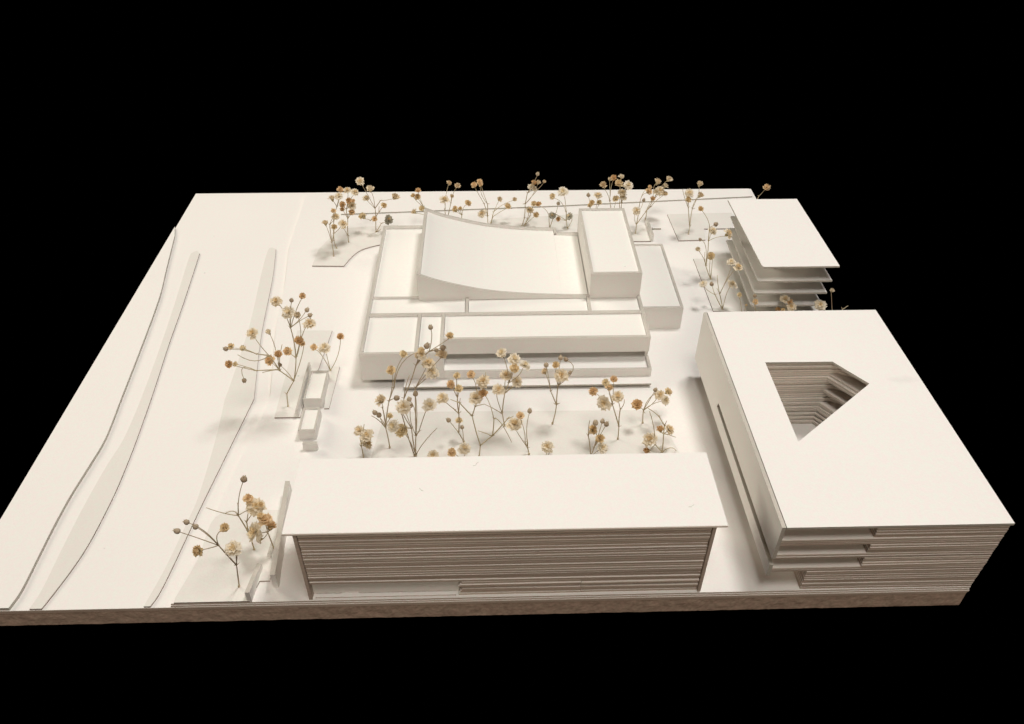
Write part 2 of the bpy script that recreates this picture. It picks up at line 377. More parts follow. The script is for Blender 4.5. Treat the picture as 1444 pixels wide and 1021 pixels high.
# ================================================================== ANNEX, KIOSKS
an = thing('low_annex', 'low white card annex box with recessed roof right of the museum block', 'model building', (45.8, 30.9, T))
rim_box(44.02, 47.55, 25.88, 36.0, T, 2.46, .2, an, '', .12)
KG = 'little white box kiosks'
k1 = thing('box_kiosk', 'larger white box kiosk with recessed roof, beside the thin upright card wall', 'model kiosk', (18.4, 18.2, T), KG)
rim_box(17.74, 19.12, 16.62, 19.9, T, 1.22, .11, k1, '', .12, .004)
k2 = thing('box_kiosk', 'smaller white box kiosk standing in front of the larger one', 'model kiosk', (18.5, 14.5, T), KG)
rim_box(17.95, 19.16, 13.35, 15.72, T, 1.22, .13, k2, '', .10, .004)
tag(MB().box(18.42, 19.42, 12.25, 12.48, T, .98, 1, 0).build('upright_card', CC, None, .01), 'small upright white card standing just in front of the smaller kiosk', 'card wall')
tag(MB().box(17.36, 17.52, 15.65, 21.05, T, 1.12, 1, 0).build('upright_card', CC, None, .012), 'thin upright white card wall on the left side of the larger kiosk', 'card wall')
# upright walls at the front left
def slab_wall(x0, x1, y0, y1, zf, zb, name, label, lean=0):
    m = MB(); b = len(m.v)
    m.v += [(x0, y0, T), (x1, y0, T), (x1+lean, y1, T), (x0+lean, y1, T), (x0, y0, zf), (x1, y0, zf), (x1+lean, y1, zb), (x0+lean, y1, zb)]
    for q, mt in (((0, 1, 5, 4), 0), ((1, 2, 6, 5), 0), ((2, 3, 7, 6), 0), ((3, 0, 4, 7), 0), ((4, 5, 6, 7), 1), ((3, 2, 1, 0), 0)): m.face(q, mt)
    return tag(m.build(name, CC, None, .012), label, 'card wall')
slab_wall(18.62, 18.92, .95, 8.35, 1.62, 1.50, 'upright_card', 'long upright white card wall at the left end of the long block', lean=-.55)
slab_wall(17.28, 17.55, .05, 2.35, 1.22, .85, 'upright_card', 'short upright white card wall at the front left rim of the base', lean=.15)
slab_wall(17.90, 18.06, 3.0, 3.9, .85, .75, 'upright_card', 'tiny upright white card hidden behind the orange flower heads')
slab_wall(47.36, 47.62, 40.0, 43.5, 1.05, .85, 'upright_card', 'upright white card wall behind the annex', lean=.0)
tag(MB().box(47.9, 48.75, 42.25, 42.5, T, .5, 0, 1).build('card_step', CC, None), 'tiny low card step beside the wall behind the annex', 'card step')

# ================================================================== LONG FRONT BUILDING
lb = thing('long_building', 'long white block in front with a flat overhanging roof over stacked card layers', 'model building', (32.3, 2.8, T))
LM = [M_LTOP, M_LAYER, M_EDGE_PALE, M_INNER]
MB().box(20.32, 44.38, .02, 5.55, 6.25, 6.43, 0, 1).build('roof', [M_CARD, M_EDGE_PALE], lb, .045)
MB().box(20.85, 21.04, .09, 5.4, T, 6.246, 0, 1).build('end_wall', [M_CARD, M_LAYER], lb, .01)
MB().box(43.61, 43.80, .09, 5.4, T, 6.246, 0, 1).build('end_wall', [M_CARD, M_LAYER], lb, .01)
def layer_depths(n, seed):
    r = random.Random(seed); out = []
    for i in range(n):
        d = r.uniform(0, .055)
        if r.random() < .28: d -= .07            # a sheet standing proud of its neighbours
        if r.random() < .22: d += .08
        out.append(d)
    return out
n = 27; p_ = 5.94 / n; ld = layer_depths(n, 5)
for i in range(n):
    z0 = T + .003 + i*p_; z1 = z0 + p_ - .036 - .02*((i*5) % 3 == 0)
    yf = .20 + ld[i]*.8
    a = random.uniform(-.02, .02)
    if i < 6:
        segs = ((29.66 + .10*((i*7) % 3 - 1), 36.69), (36.715, 43.59))
    else: segs = ((21.06, 43.59),)
    for q, (x0, x1) in enumerate(segs):
        MB().sheet([(x0, yf+a+.01*q), (x1, yf-a+.012*q), (x1, 5.35), (x0, 5.35)], z0, z1, (), (2, 1, 1, 2, 1, 2, 1, 1, 1, 2, 2)[(i+q) % 11], (.30, .45, .36)[i % 3]).build('card_layer', LM, lb)
MB().box(21.05, 29.6, .50, .62, T+.003, 1.62, 0, 0).build('recess_wall', M_CARD, lb)
# torn paper left on the floor of the recess
tp = MB(); pts = []
for i in range(26):
    x = 21.2 + i*(29.4-21.2)/25
    pts.append((x, .42 + .10*mnoise.noise(Vector((x*1.7, 3, 0))) + (.16 if 4 < i < 8 else 0)))
tp.prism([(21.2, .2), (29.4, .2)] + list(reversed(pts)), T+.004, T+.07, 0, 1).build('torn_paper_edge', [M_CARD, M_LAYER], lb)

# ================================================================== RIGHT BUILDING
rb = thing('courtyard_building', 'big white block at right with a kite shaped courtyard hole through its roof', 'model building', (53.8, 10, T))
HOLE = [(50.28, 14.06), (54.9, 14.03), (56.56, 11.7), (50.22, 6.46)]
RM = [M_ROOFSTAIN, M_CORE]
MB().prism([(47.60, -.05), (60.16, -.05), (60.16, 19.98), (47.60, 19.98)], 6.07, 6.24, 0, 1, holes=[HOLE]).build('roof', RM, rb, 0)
# side wall plate with its long slot
WM = [M_CARD, M_CORE]
def plate(x0, x1, yz, name):
    m = MB(); b = 0; k = len(yz)
    m.v += [(x0, y, z) for y, z in yz] + [(x1, y, z) for y, z in yz]
    for i in range(k):
        j = (i+1) % k; m.face((i, j, j+k, i+k), 1)
    for tt in tessellate_polygon([[Vector((y, z, 0)) for y, z in yz]]):
        m.face(tuple(tt), 0); m.face(tuple(q+k for q in reversed(tt)), 0)
    return m.build(name, WM, rb)
plate(47.34, 47.56, [(-.03, 6.22), (-.03, 3.50), (13.1, 3.42), (13.3, 2.96), (-.03, 2.92), (-.03, 1.93), (19.98, 1.86), (19.98, 6.22)], 'side_wall')
n = 30; p_ = (6.07 - T) / 29
rd = layer_depths(n, 23)
gap = {2, 3, 4, 5, 9, 10, 11, 12, 15, 16, 17, 18}
for i in range(1, 30):
    z1 = 6.07 - (i-1)*p_ - .012; z0 = z1 - p_ + (.034 if i < 29 else .03)
    yf = .06 + rd[i]*.6
    a = random.uniform(-.025, .025)
    jx = random.uniform(-.02, .02)
    yr = .06 + (rd[i]-.02)*.2
    XE = 60.10 - .12*i/29 + random.uniform(-.008, .0)
    e = .12*random.random()
    hb = 14.03 + random.uniform(0, .11)                  # back wall of the hole, layer by layer
    if i in gap:
        # open storey: notch at the front left, hole pushed back behind the slanting side
        h = [(50.28, hb), (55.6, hb), (57.9, 11.7+1.0), (57.2, 9.9), (50.22, 6.46)]
        xr = 52.74 + jx*.5
        loop = [(xr, yf+a), (XE, yr), (XE, 19.9), (48.0, 19.9), (48.0, 1.5), (xr, 1.5)]
    elif i < 21:
        h = [(50.28, hb), (54.9 + e, 14.03 + e), (56.56+e, 11.7+e), (50.22, 6.46-e)]
        xl = 47.58
        loop = [(xl, yf+a*.5), (XE, yr), (XE, 19.9), (xl, 19.9)]
    else:
        h = [(50.28, hb), (54.9 + e, 14.03 + e), (56.56+e, 11.7+e), (50.22, 6.46-e)]
        loop = [(49.72+jx, yf+a), (XE, yr), (XE, 19.9), (49.72+jx, 19.9)]
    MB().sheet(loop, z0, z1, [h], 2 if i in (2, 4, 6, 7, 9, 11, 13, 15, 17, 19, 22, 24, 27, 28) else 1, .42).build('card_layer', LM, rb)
for z0, z1 in ((5.27, 6.05), (3.88, 4.66), (2.69, 3.47)):
    MB().box(47.7, 52.66, 1.40, 1.49, z0 - .02, z1 - .02, 0, 0).build('recess_wall', M_CARD, rb)

# ================================================================== TIERED BUILDING (back right)
tb = thing('tiered_building', 'white block of four thin floor plates with deep gaps, back right of the base', 'model building', (56.9, 32.4, T))
def rplate(x0, x1, y0, y1, z0, z1, r, xb):
    pts = [(x0 + r - r*math.cos(q*math.pi/10) if 0 else x0 + r*(1-math.sin(q*math.pi/10)), y0 + r*(1-math.cos(q*math.pi/10))) for q in range(5, -1, -1)]
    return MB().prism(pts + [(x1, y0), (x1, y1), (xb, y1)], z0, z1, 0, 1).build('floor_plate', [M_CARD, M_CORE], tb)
rplate(53.70, 60.02, 26.83, 38.3, 5.55, 5.70, .25, 53.60)
rplate(53.70, 59.88, 27.05, 37.95, 4.02, 4.17, .2, 54.05)
rplate(53.66, 59.78, 27.1, 37.9, 2.79, 2.94, .2, 54.05)
rplate(53.62, 59.70, 27.1, 37.85, 1.55, 1.70, .3, 54.05)
for z0, z1 in ((4.174, 5.546), (2.944, 4.016), (1.704, 2.786), (T, 1.546)):
    MB().box(55.1, 58.6, 29.0, 36.9, z0, z1, 0, 0).build('core_wall', M_CARD, tb)

# ================================================================== DRIED FLOWERS
def petal(v, f, m, az, el, r0, L, wd, rnd, mat=0, curl=.3):
    ca, sa = math.cos(az), math.sin(az)
    def P(r, u, e):
        x = r*math.cos(e); z = r*math.sin(e)
        j = Vector((rnd.uniform(-1, 1), rnd.uniform(-1, 1), rnd.uniform(-1, 1)))*.035
        return Vector((ca*x - sa*u, sa*x + ca*u, z)) + j
    b = len(v)
    v += [P(r0, 0, el), P(L*.55, -wd*.5, el+curl*.2), P(L*.55, wd*.5, el+curl*.2), P(L, -wd*.42, el-curl*.3+rnd.uniform(-.2, .2)), P(L*.88, 0, el-curl*.2), P(L, wd*.42, el-curl*.3+rnd.uniform(-.2, .2)), P(L*.6, 0, el-.12)]
    for q in ((0, 1, 6), (0, 6, 2), (1, 3, 4, 6), (6, 4, 5, 2)): f.append(tuple(b+i for i in q)); m.append(mat)
def calyx(v, f, m, r=.22, h=-.42):
    b = len(v); k = 6
    v += [Vector((r*math.cos(i*2*math.pi/k), r*math.sin(i*2*math.pi/k), .06)) for i in range(k)]
    v += [Vector((r*.75*math.cos(i*2*math.pi/k), r*.75*math.sin(i*2*math.pi/k), -.2)) for i in range(k)]
    v.append(Vector((0, 0, h)))
    for i in range(k):
        j = (i+1) % k
        f.append((b+k+i, b+k+j, b+j, b+i)); m.append(1)
        f.append((b+2*k, b+k+j, b+k+i)); m.append(1)
def head_mesh(kind, seed):
    rnd = random.Random(seed); v, f, m = [], [], []
    if kind in 'cg':
        for k, (nn, el, L, wd) in enumerate(((7, .05, .50, .40), (6, .40, .48, .38), (6, .80, .43, .32), (4, 1.2, .34, .24))):
            for i in range(nn):
                petal(v, f, m, (i + .5*k + rnd.uniform(-.25, .25))*2*math.pi/nn, el+rnd.uniform(-.22, .22), .04, L*rnd.uniform(.8, 1.1), wd*rnd.uniform(.8, 1.2), rnd, 2 if k == 3 else 0)
        calyx(v, f, m, .17, -.36)
    elif kind in 'oy':
        for k, (nn, el, L, wd) in enumerate(((8, -.05, .46, .34), (8, .45, .48, .30), (7, .9, .47, .26), (5, 1.3, .42, .22))):
            for i in range(nn):
                petal(v, f, m, (i + .5*k + rnd.uniform(-.3, .3))*2*math.pi/nn, el+rnd.uniform(-.3, .3), .12, L*rnd.uniform(.85, 1.05), wd*rnd.uniform(.8, 1.3), rnd, 0, -.5)
        calyx(v, f, m, .24, -.40)
    elif kind == 'p':
        for k, (nn, el, L, wd) in enumerate(((6, .55, .55, .36), (6, .9, .56, .30), (4, 1.3, .48, .24))):
            for i in range(nn):
                petal(v, f, m, (i + .5*k + rnd.uniform(-.2, .2))*2*math.pi/nn, el+rnd.uniform(-.12, .12), .05, L*rnd.uniform(.85, 1.1), wd*rnd.uniform(.85, 1.2), rnd, 0, -.3)
        v = [p - Vector((0, 0, .22)) for p in v]
        b = len(v); calyx(v, f, m, .23, -.5)
        for i in range(b, len(v)): v[i] = v[i] - Vector((0, 0, .1))
    else:
        k, R = 9, 7
        for j in range(R+1):
            th = math.pi*j/R
            for i in range(k):
                rr = .46*(1 + .10*(i % 2)*math.sin(th)) * math.sin(th) * (1 - .12*math.cos(th)*1)
                v.append(Vector((rr*math.cos(i*2*math.pi/k), rr*math.sin(i*2*math.pi/k), .5*math.cos(th))))
        for j in range(R):
            for i in range(k):
                q = (i+1) % k; f.append((j*k+i, (j+1)*k+i, (j+1)*k+q, j*k+q)); m.append(0)
        for i in range(4):                                # dry tips
            petal(v, f, m, i*math.pi/2+.3, 1.2, .40, .66, .12, rnd, 1)
    me = bpy.data.meshes.new('flower_head' if kind != 'b' else 'flower_bud')
    me.from_pydata([p[:] for p in v], [], f); me.validate()
    base = dict(c=M_BLOOM, g=M_GREY, o=M_ORANGE, y=M_YELLOW, p=M_PALE, b=M_BUD)[kind]
    for mm in (base, M_CALYX, M_YELLOW): me.materials.append(mm)
    for p, q in zip(me.polygons, m): p.material_index = q; p.use_smooth = (kind == 'b')
    me.update(); return me
HEADS = {k: [head_mesh(k, 100*i + ord(k)) for i in range(4)] for k in 'cgoypb'}

def tube(v, f, pts, radii, k=5):
    b = len(v)
    for i, p in enumerate(pts):
        d = (pts[min(i+1, len(pts)-1)] - pts[max(i-1, 0)]).normalized()
        a = d.cross(Vector((.3, 1, .2))).normalized(); c = d.cross(a)
        for j in range(k):
            an = j*2*math.pi/k
            v.append(p + (a*math.cos(an) + c*math.sin(an))*radii[i])
    for i in range(len(pts)-1):
        for j in range(k):
            q = (j+1) % k
            f.append((b+i*k+j, b+i*k+q, b+(i+1)*k+q, b+(i+1)*k+j))
    f.append(tuple(b+j for j in reversed(range(k)))); f.append(tuple(b+(len(pts)-1)*k+j for j in range(k)))

SG = 'dried flower sprigs standing as trees on the model'
def sprig(org, label, base, nds, heads, twigs=(), zb=T+.1, seed=0):
    """org=(ox,oy,scale) of the picture crop the coordinates were read in.
    nds: name -> (x,y,parent); heads: (x,y,size,kind,parent[,via]); twigs: (x,y,parent[,via])"""
    rnd = random.Random(seed)
    ox, oy, s = org
    def px(x, y): return ox + x/s, oy + y/s
    B = at(*px(*base), z=zb)
    root = thing('dried_flower_sprig', label, 'flower sprig', B, SG)
    pos = {'0': (B, 0.0)}; v, f = [], []
    tall = {}
    def place(x, y, dy): return at(*px(x, y), y=B.y+dy)
    def seg(P0, P1, r0, r1, bend=.05, via=None):
        L = (P1-P0).length; side = Vector((rnd.uniform(-1, 1), rnd.uniform(-1, 1), rnd.uniform(-.2, 1)))*L*bend
        pts = []
        C = via if via is not None else None
        for i in range(7):
            tt = i/6
            if C is not None:
                Q = C*2 - (P0+P1)*.5
                p = P0*(1-tt)**2 + Q*2*tt*(1-tt) + P1*tt*tt
            else: p = P0.lerp(P1, tt) + side*math.sin(math.pi*tt)
            pts.append(p - B)
        tube(v, f, pts, [r0 + (r1-r0)*i/6 for i in range(7)])
    for k, (x, y, par) in nds.items():
        P0, d0 = pos[par]; d = d0 + rnd.uniform(-.35, .35)
        P1 = place(x, y, d); pos[k] = (P1, d)
        seg(P0, P1, .045, .035, .02)
        # swollen joint with two tiny bracts
        tube(v, f, [P1-B-Vector((0, 0, .05)), P1-B, P1-B+Vector((0, 0, .05))], [.03, .062, .03])
        for sgn in (-1, 1):
            tube(v, f, [P1-B, P1-B+Vector((sgn*rnd.uniform(.08, .2), rnd.uniform(-.1, .1), rnd.uniform(.05, .22)))], [.035, .008], 4)
    tube(v, f, [Vector((0, 0, -.12)), Vector((0, 0, .06)), Vector((0, 0, .14))], [.06, .085, .045])
    hs = []
    for h in heads:
        x, y, size, kind, par = h[:5]
        P0, d0 = pos[par]; d = d0 + rnd.uniform(-.5, .5)
        P1 = place(x, y, d)
        dist = (CM.transposed() @ (P1-CAM_POS)).z * -1
        sz = size/s*dist/CAM_F
        via = place(h[5][0], h[5][1], (d0+d)/2) if len(h) > 5 else None
        ax = (P1 - (via if via is not None else P0)).normalized()
        ax = (ax*.8 + Vector((rnd.uniform(-.35, .35), rnd.uniform(-1.0, -.1), .7))).normalized() if kind != 'b' else ax
        end = P1 - ax*sz*(.38 if kind != 'b' else .3)
        seg(P0, end, .030, .022, .06, via)
        hs.append((P1, ax, sz, kind))
    for q in twigs:
        P0, d0 = pos[q[2]]; d = d0 + rnd.uniform(-.4, .4)
        via = place(*q[3], d0) if len(q) > 3 else None
        seg(P0, place(q[0], q[1], d), .034, .022, .04, via)
    me = bpy.data.meshes.new('stem'); me.from_pydata([(p*S)[:] for p in v], [], f); me.materials.append(M_STEM)
    for p in me.polygons: p.use_smooth = True
    me.update()
    st = bpy.data.objects.new('stem', me); col.objects.link(st); st.parent = root
    for P1, ax, sz, kind in hs:
        o = bpy.data.objects.new('flower_bud' if kind == 'b' else 'flower_head', HEADS[kind][rnd.randrange(4)])
        col.objects.link(o); o.parent = root
        o.location = (P1-B)*S
        q = ax.to_track_quat('Z', 'Y') @ Euler((0, 0, rnd.uniform(0, 6.28))).to_quaternion()
        o.rotation_mode = 'QUATERNION'; o.rotation_quaternion = q
        k = 1.18 if kind in 'cg' else 1.12 if kind in 'oy' else 1.05
        o.scale = (sz*S*k*rnd.uniform(.93, 1.07), sz*S*k*rnd.uniform(.93, 1.07), sz*S*k*rnd.uniform(.9, 1.05))
    return root

Z1 = (440, 240, 8.506); Z2 = (570, 230, 8.506); Z3 = (700, 230, 8.506); Z4 = (820, 230, 7.6); Z5 = (960, 290, 6.017)
Z6 = (490, 440, 4.864); Z7 = (620, 480, 6.006); Z8 = (800, 510, 7.294); Z9 = (230, 380, 3.645); Z10 = (230, 660, 4.862)
SPR = [
 (Z1, 'cream and straw sprig at the front tip of the far left curved bed', (260, 1033), dict(a=(238, 870, '0'), b=(212, 650, 'a'), c=(262, 760, 'a')),
  [(160, 628, 90, 'p', 'a'), (258, 490, 72, 'o', 'b'), (285, 560, 92, 'c', 'b'), (368, 645, 112, 'c', 'c'), (265, 685, 80, 'y', 'c')], []),
 (Z1, 'straight sprig second from the front on the far left curved bed', (295, 940), dict(a=(263, 850, '0'), b=(262, 600, 'a'), c=(298, 440, 'b')),
  [(335, 238, 85, 'o', 'c'), (238, 328, 100, 'p', 'c'), (322, 312, 95, 'c', 'c')], []),
 (Z1, 'dense many headed orange and cream sprig, rearmost on the far left curved bed', (440, 865), dict(a=(432, 790, '0'), b=(430, 580, 'a'), c=(410, 470, 'b')),
  [(425, 245, 95, 'c', 'c'), (512, 268, 95, 'c', 'c'), (440, 370, 85, 'o', 'c'), (495, 368, 55, 'o', 'c'), (368, 415, 85, 'o', 'c'), (365, 475, 60, 'o', 'b'), (475, 432, 100, 'c', 'b'), (472, 510, 88, 'o', 'b')], [(375, 695, 'a')]),
 (Z1, 'wide open sprig at the back left corner of the museum, with one grey green head', (768, 745),
  dict(a=(765, 560, '0'), b=(755, 460, 'a'), c=(820, 365, 'b'), d=(805, 500, 'a'), e=(700, 603, 'a'), g=(830, 640, '0')),
  [(575, 135, 102, 'c', 'b', (650, 265)), (697, 222, 105, 'p', 'b', (735, 320)), (652, 340, 92, 'c', 'b'), (998, 315, 112, 'p', 'c'), (862, 422, 75, 'y', 'd'), (612, 555, 110, 'y', 'e'), (750, 582, 72, 'o', 'a'), (915, 595, 100, 'g', 'g')], [(830, 705, '0'), (805, 430, 'd')]),
 (Z2, 'sprig rising behind the high left corner of the curved hall, top head reddish', (290, 760), dict(n=(290, 640, '0'), a=(235, 525, 'n')),
  [(168, 330, 75, 'o', 'a'), (108, 392, 68, 'y', 'a'), (160, 405, 75, 'y', 'a'), (112, 580, 82, 'p', 'n'), (213, 550, 82, 'y', 'n')], []),
 (Z2, 'sprig behind the curved hall with two bulbs standing above the far rim', (500, 760), dict(a=(488, 560, '0'), b=(560, 480, '0')),
  [(482, 440, 108, 'c', 'a'), (540, 240, 80, 'p', 'a', (505, 370)), (640, 272, 82, 'p', 'b', (595, 350)), (572, 395, 62, 'p', 'b')], []),
 (Z2, 'short sprig of three yellow heads just above the curved hall rim', (690, 780), dict(a=(690, 625, '0')),
  [(612, 565, 85, 'y', 'a'), (672, 548, 62, 'y', 'a'), (765, 480, 82, 'y', 'a', (715, 530)), (610, 540, 60, 'y', 'a')], []),
 (Z2, 'sprig behind the hall with two reddish heads against the black, left of a twin stem', (1005, 800), dict(a=(1000, 640, '0'), b=(960, 490, 'a'), c=(1000, 490, 'a')),
  [(838, 265, 82, 'o', 'b', (890, 370)), (905, 225, 75, 'o', 'c', (930, 380)), (920, 260, 65, 'o', 'c', (960, 390)), (935, 605, 98, 'c', 'a')], [(1025, 488, 'c')]),
 (Z2, 'sprig behind the hall spreading to the right with three closed straw cups', (1040, 722), dict(a=(1070, 590, '0'), b=(1065, 642, '0')),
  [(1145, 432, 78, 'p', 'a'), (1325, 435, 68, 'p', 'a', (1180, 500)), (1240, 522, 88, 'y', 'b')], []),
 (Z3, 'tall sprig behind the middle of the hall with a crowded top and one bud above', (300, 765), dict(a=(335, 660, '0'), b=(345, 490, 'a'), c=(372, 360, 'b')),
  [(495, 130, 46, 'b', 'c', (460, 210)), (450, 240, 82, 'o', 'c'), (415, 290, 88, 'c', 'c'), (450, 310, 80, 'c', 'c'), (505, 230, 75, 'p', 'b', (430, 390)), (575, 222, 50, 'p', 'b', (450, 370))], [(315, 492, 'b')]),
 (Z3, 'low sprig behind the hall with an orange pair and a straw head leaning right', (325, 765), dict(a=(375, 670, '0'), b=(400, 640, '0')),
  [(447, 490, 78, 'y', 'b'), (400, 565, 95, 'c', 'a'), (474, 622, 80, 'y', '0')], []),
 (Z3, 'sprig behind the hall step with an orange head bent to the left', (640, 790), dict(a=(632, 650, '0'), b=(680, 665, '0')),
  [(508, 492, 72, 'o', 'a', (600, 570)), (672, 632, 82, 'g', 'b'), (742, 485, 44, 'b', 'b')], []),
 (Z3, 'sprig in the notch beside the tall roof box with a fan shaped white head', (852, 785), dict(a=(838, 690, '0'), b=(838, 590, 'a')),
  [(745, 672, 66, 'o', 'a'), (875, 642, 88, 'g', '0', (905, 690)), (672, 402, 84, 'y', 'b', (775, 470)), (800, 345, 122, 'c', 'b', (825, 450))], [(655, 582, 'a', (745, 630))]),
 (Z3, 'cream and yellow sprig peeping over the far edge of the tall roof box', (1150, 700), dict(a=(1120, 600, '0')),
  [(1103, 383, 48, 'b', 'a'), (1218, 390, 100, 'c', '0'), (1145, 475, 72, 'y', 'a'), (1120, 512, 62, 'y', 'a'), (1235, 475, 76, 'y', '0')], []),
 (Z4, 'sprig behind the tall roof box with a pale bulb and an orange head on black', (330, 640), dict(a=(305, 410, '0')),
  [(232, 235, 88, 'p', 'a'), (345, 160, 72, 'o', 'a', (315, 280)), (305, 172, 55, 'p', 'a', (305, 290)), (368, 385, 80, 'y', '0')], []),
 (Z4, 'crowded sprig behind the tall roof box with a white cup leaning right', (420, 640), dict(a=(405, 430, '0'), b=(430, 430, '0')),
  [(430, 143, 72, 'p', 'b', (415, 300)), (405, 222, 100, 'y', 'a'), (503, 243, 98, 'c', 'b'), (437, 320, 88, 'c', 'b'), (445, 372, 80, 'c', 'b')], []),
 (Z4, 'sprig on the small bed behind the roof box, with a round cream head at left', (578, 755), dict(a=(590, 655, '0'), b=(690, 520, 'a'), c=(612, 530, 'a')),
  [(587, 515, 95, 'c', 'a', (570, 610)), (668, 397, 38, 'b', 'c'), (718, 305, 82, 'o', 'c', (640, 370)), (760, 385, 62, 'o', 'b'), (732, 258, 48, 'o', 'c', (650, 340))], []),
 (Z4, 'sprig behind the upright card with cream clusters and bulbs over the far rim', (685, 605), dict(a=(702, 500, '0'), b=(770, 400, 'a'), c=(740, 470, 'a')),
  [(820, 198, 92, 'p', 'b', (775, 260)), (903, 240, 70, 'p', 'b'), (940, 170, 85, 'p', 'b', (850, 260)), (835, 300, 105, 'c', 'b'), (893, 330, 62, 'y', 'c'), (800, 310, 70, 'c', 'b')], []),
 (Z4, 'lone sprig on the far right notched bed, one bulb high against the black', (1145, 765), dict(a=(1160, 680, '0'), b=(1145, 480, 'a'), c=(1187, 490, 'a')),
  [(1155, 325, 95, 'c', 'b'), (1145, 395, 72, 'y', 'b'), (1268, 222, 82, 'p', 'c', (1250, 340)), (1280, 340, 82, 'p', 'c', (1215, 410))], [(1085, 280, 'b', (1105, 370)), (1215, 488, 'c')]),
 (Z5, 'tall curved sprig beside the tiered block reaching up to its second plate', (255, 625), dict(n=(213, 512, '0'), a=(235, 300, 'n'), b=(245, 185, 'a')),
  [(172, 28, 50, 'y', 'b', (225, 110)), (297, 158, 38, 'b', 'b'), (270, 218, 78, 'c', 'a'), (400, 240, 88, 'c', 'a', (300, 270)), (165, 288, 30, 'b', 'n', (212, 350)), (145, 370, 56, 'p', 'n'), (255, 430, 72, 'y', '0')], [(270, 460, '0'), (205, 392, 'n')]),
 (Z5, 'spreading sprig at the front corner of the tiered block bed', (355, 880), dict(a=(290, 755, '0'), b=(330, 750, '0')),
  [(190, 665, 66, 'c', 'a', (230, 720)), (262, 665, 36, 'b', 'a'), (435, 670, 82, 'c', '0', (385, 760)), (430, 482, 78, 'c', 'b', (400, 600)), (485, 522, 82, 'c', 'b', (405, 610))], [(310, 590, 'b'), (305, 700, 'b')]),
 (Z5, 'little upright sprig rising behind the courtyard block roof, leftmost there', (510, 990), dict(),
  [(498, 760, 48, 'y', '0'), (555, 845, 26, 'y', '0')], []),
 (Z5, 'small orange head with a bud behind the courtyard block, below the plates', (635, 990), dict(a=(640, 900, '0')),
  [(628, 765, 32, 'b', 'a'), (632, 820, 58, 'o', 'a')], []),
 (Z5, 'cluster of cream and orange heads above the middle of the courtyard block far edge', (900, 1000), dict(a=(900, 910, '0')),
  [(885, 795, 78, 'c', 'a'), (925, 818, 55, 'o', 'a'), (935, 860, 82, 'c', 'a'), (825, 882, 46, 'o', 'a'), (868, 885, 36, 'y', 'a')], []),
 (Z5, 'single cream bloom in front of the corner of the lowest plate', (1185, 980), dict(), [(1183, 845, 88, 'c', '0')], []),
 (Z5, 'lone thin stem with one small bulb against the black right of the plates', (1290, 990), dict(), [(1285, 718, 44, 'p', '0', (1280, 800))], []),
 (Z5, 'bare twig tip poking over the far right edge of the courtyard block', (1350, 960), dict(a=(1372, 880, '0')), [], [(1420, 850, 'a'), (1400, 862, 'a')]),
 ((1000, 240, 1), 'single orange head on a slanting stem at the far right corner of the base', (63, 50), dict(a=(70, 37, '0')), [(81, 24.5, 11.5, 'o', 'a')], []),
 (Z6, 'tall left sprig in the garden with yellow heads bending across the museum front', (290, 930), dict(a=(262, 795, '0'), b=(285, 610, 'a'), c=(318, 520, 'b'), d=(240, 655, 'a')),
  [(300, 400, 66, 'y', 'b', (308, 500)), (228, 602, 90, 'p', 'd'), (188, 690, 36, 'b', 'a', (240, 745)), (216, 706, 38, 'b', 'a'), (290, 716, 52, 'y', 'a'), (385, 290, 56, 'y', 'c', (335, 400)), (505, 268, 55, 'y', 'c', (375, 350)), (338, 590, 40, 'b', 'b')], [(165, 712, 'a')]),
 (Z6, 'tallest garden sprig, its buds and yellow head reaching over the museum roof', (460, 985), dict(a=(400, 800, '0'), b=(372, 700, 'a'), c=(388, 590, 'b'), d=(470, 365, 'c'), e=(560, 270, 'd')),
  [(570, 105, 36, 'b', 'e', (578, 180)), (545, 232, 46, 'b', 'd'), (700, 165, 60, 'y', 'e'), (478, 300, 48, 'p', 'd'), (510, 300, 62, 'c', 'd'), (655, 245, 38, 'b', 'e'), (610, 262, 32, 'b', 'e')], [(425, 435, 'c')]),
 (Z6, 'fullest garden sprig with white blooms halfway up and loose buds low down', (470, 985), dict(a=(470, 850, '0'), b=(465, 520, 'a'), c=(440, 800, '0'), d=(490, 820, 'a')),
  [(552, 355, 95, 'c', 'b'), (582, 418, 90, 'c', 'b'), (650, 292, 82, 'p', 'b'), (467, 560, 40, 'b', 'a'), (430, 640, 38, 'b', 'a'), (423, 598, 36, 'b', 'a', (465, 690)), (385, 652, 90, 'c', 'c'), (318, 782, 90, 'c', 'c'), (375, 815, 100, 'y', '0', (430, 890)), (562, 640, 84, 'c', 'd', (530, 700))], [(615, 795, '0', (520, 900)), (345, 615, 'c')]),
 (Z6, 'short sprig of three stacked cream heads at the left end of the garden', (112, 1010), dict(a=(95, 920, '0')),
  [(82, 815, 72, 'c', 'a'), (132, 845, 82, 'c', 'a'), (130, 905, 84, 'c', 'a')], [(115, 770, 'a')]),
 (Z6, 'half hidden pale bloom low behind the long block roof near its left end', (585, 1040), dict(), [(585, 985, 72, 'c', '0')], []),
 (Z7, 'sprig with three orange heads in a row and two green buds hanging low', (205, 860), dict(a=(160, 780, '0'), b=(162, 620, 'a'), c=(150, 480, 'b'), d=(130, 590, 'b')),
  [(145, 300, 66, 'y', 'c'), (95, 375, 76, 'o', 'c'), (163, 410, 78, 'y', 'c'), (165, 682, 70, 'y', 'a'), (75, 675, 42, 'b', 'a', (120, 730)), (190, 735, 38, 'b', '0'), (22, 490, 95, 'c', 'd', (70, 540))], [(175, 490, 'b')]),
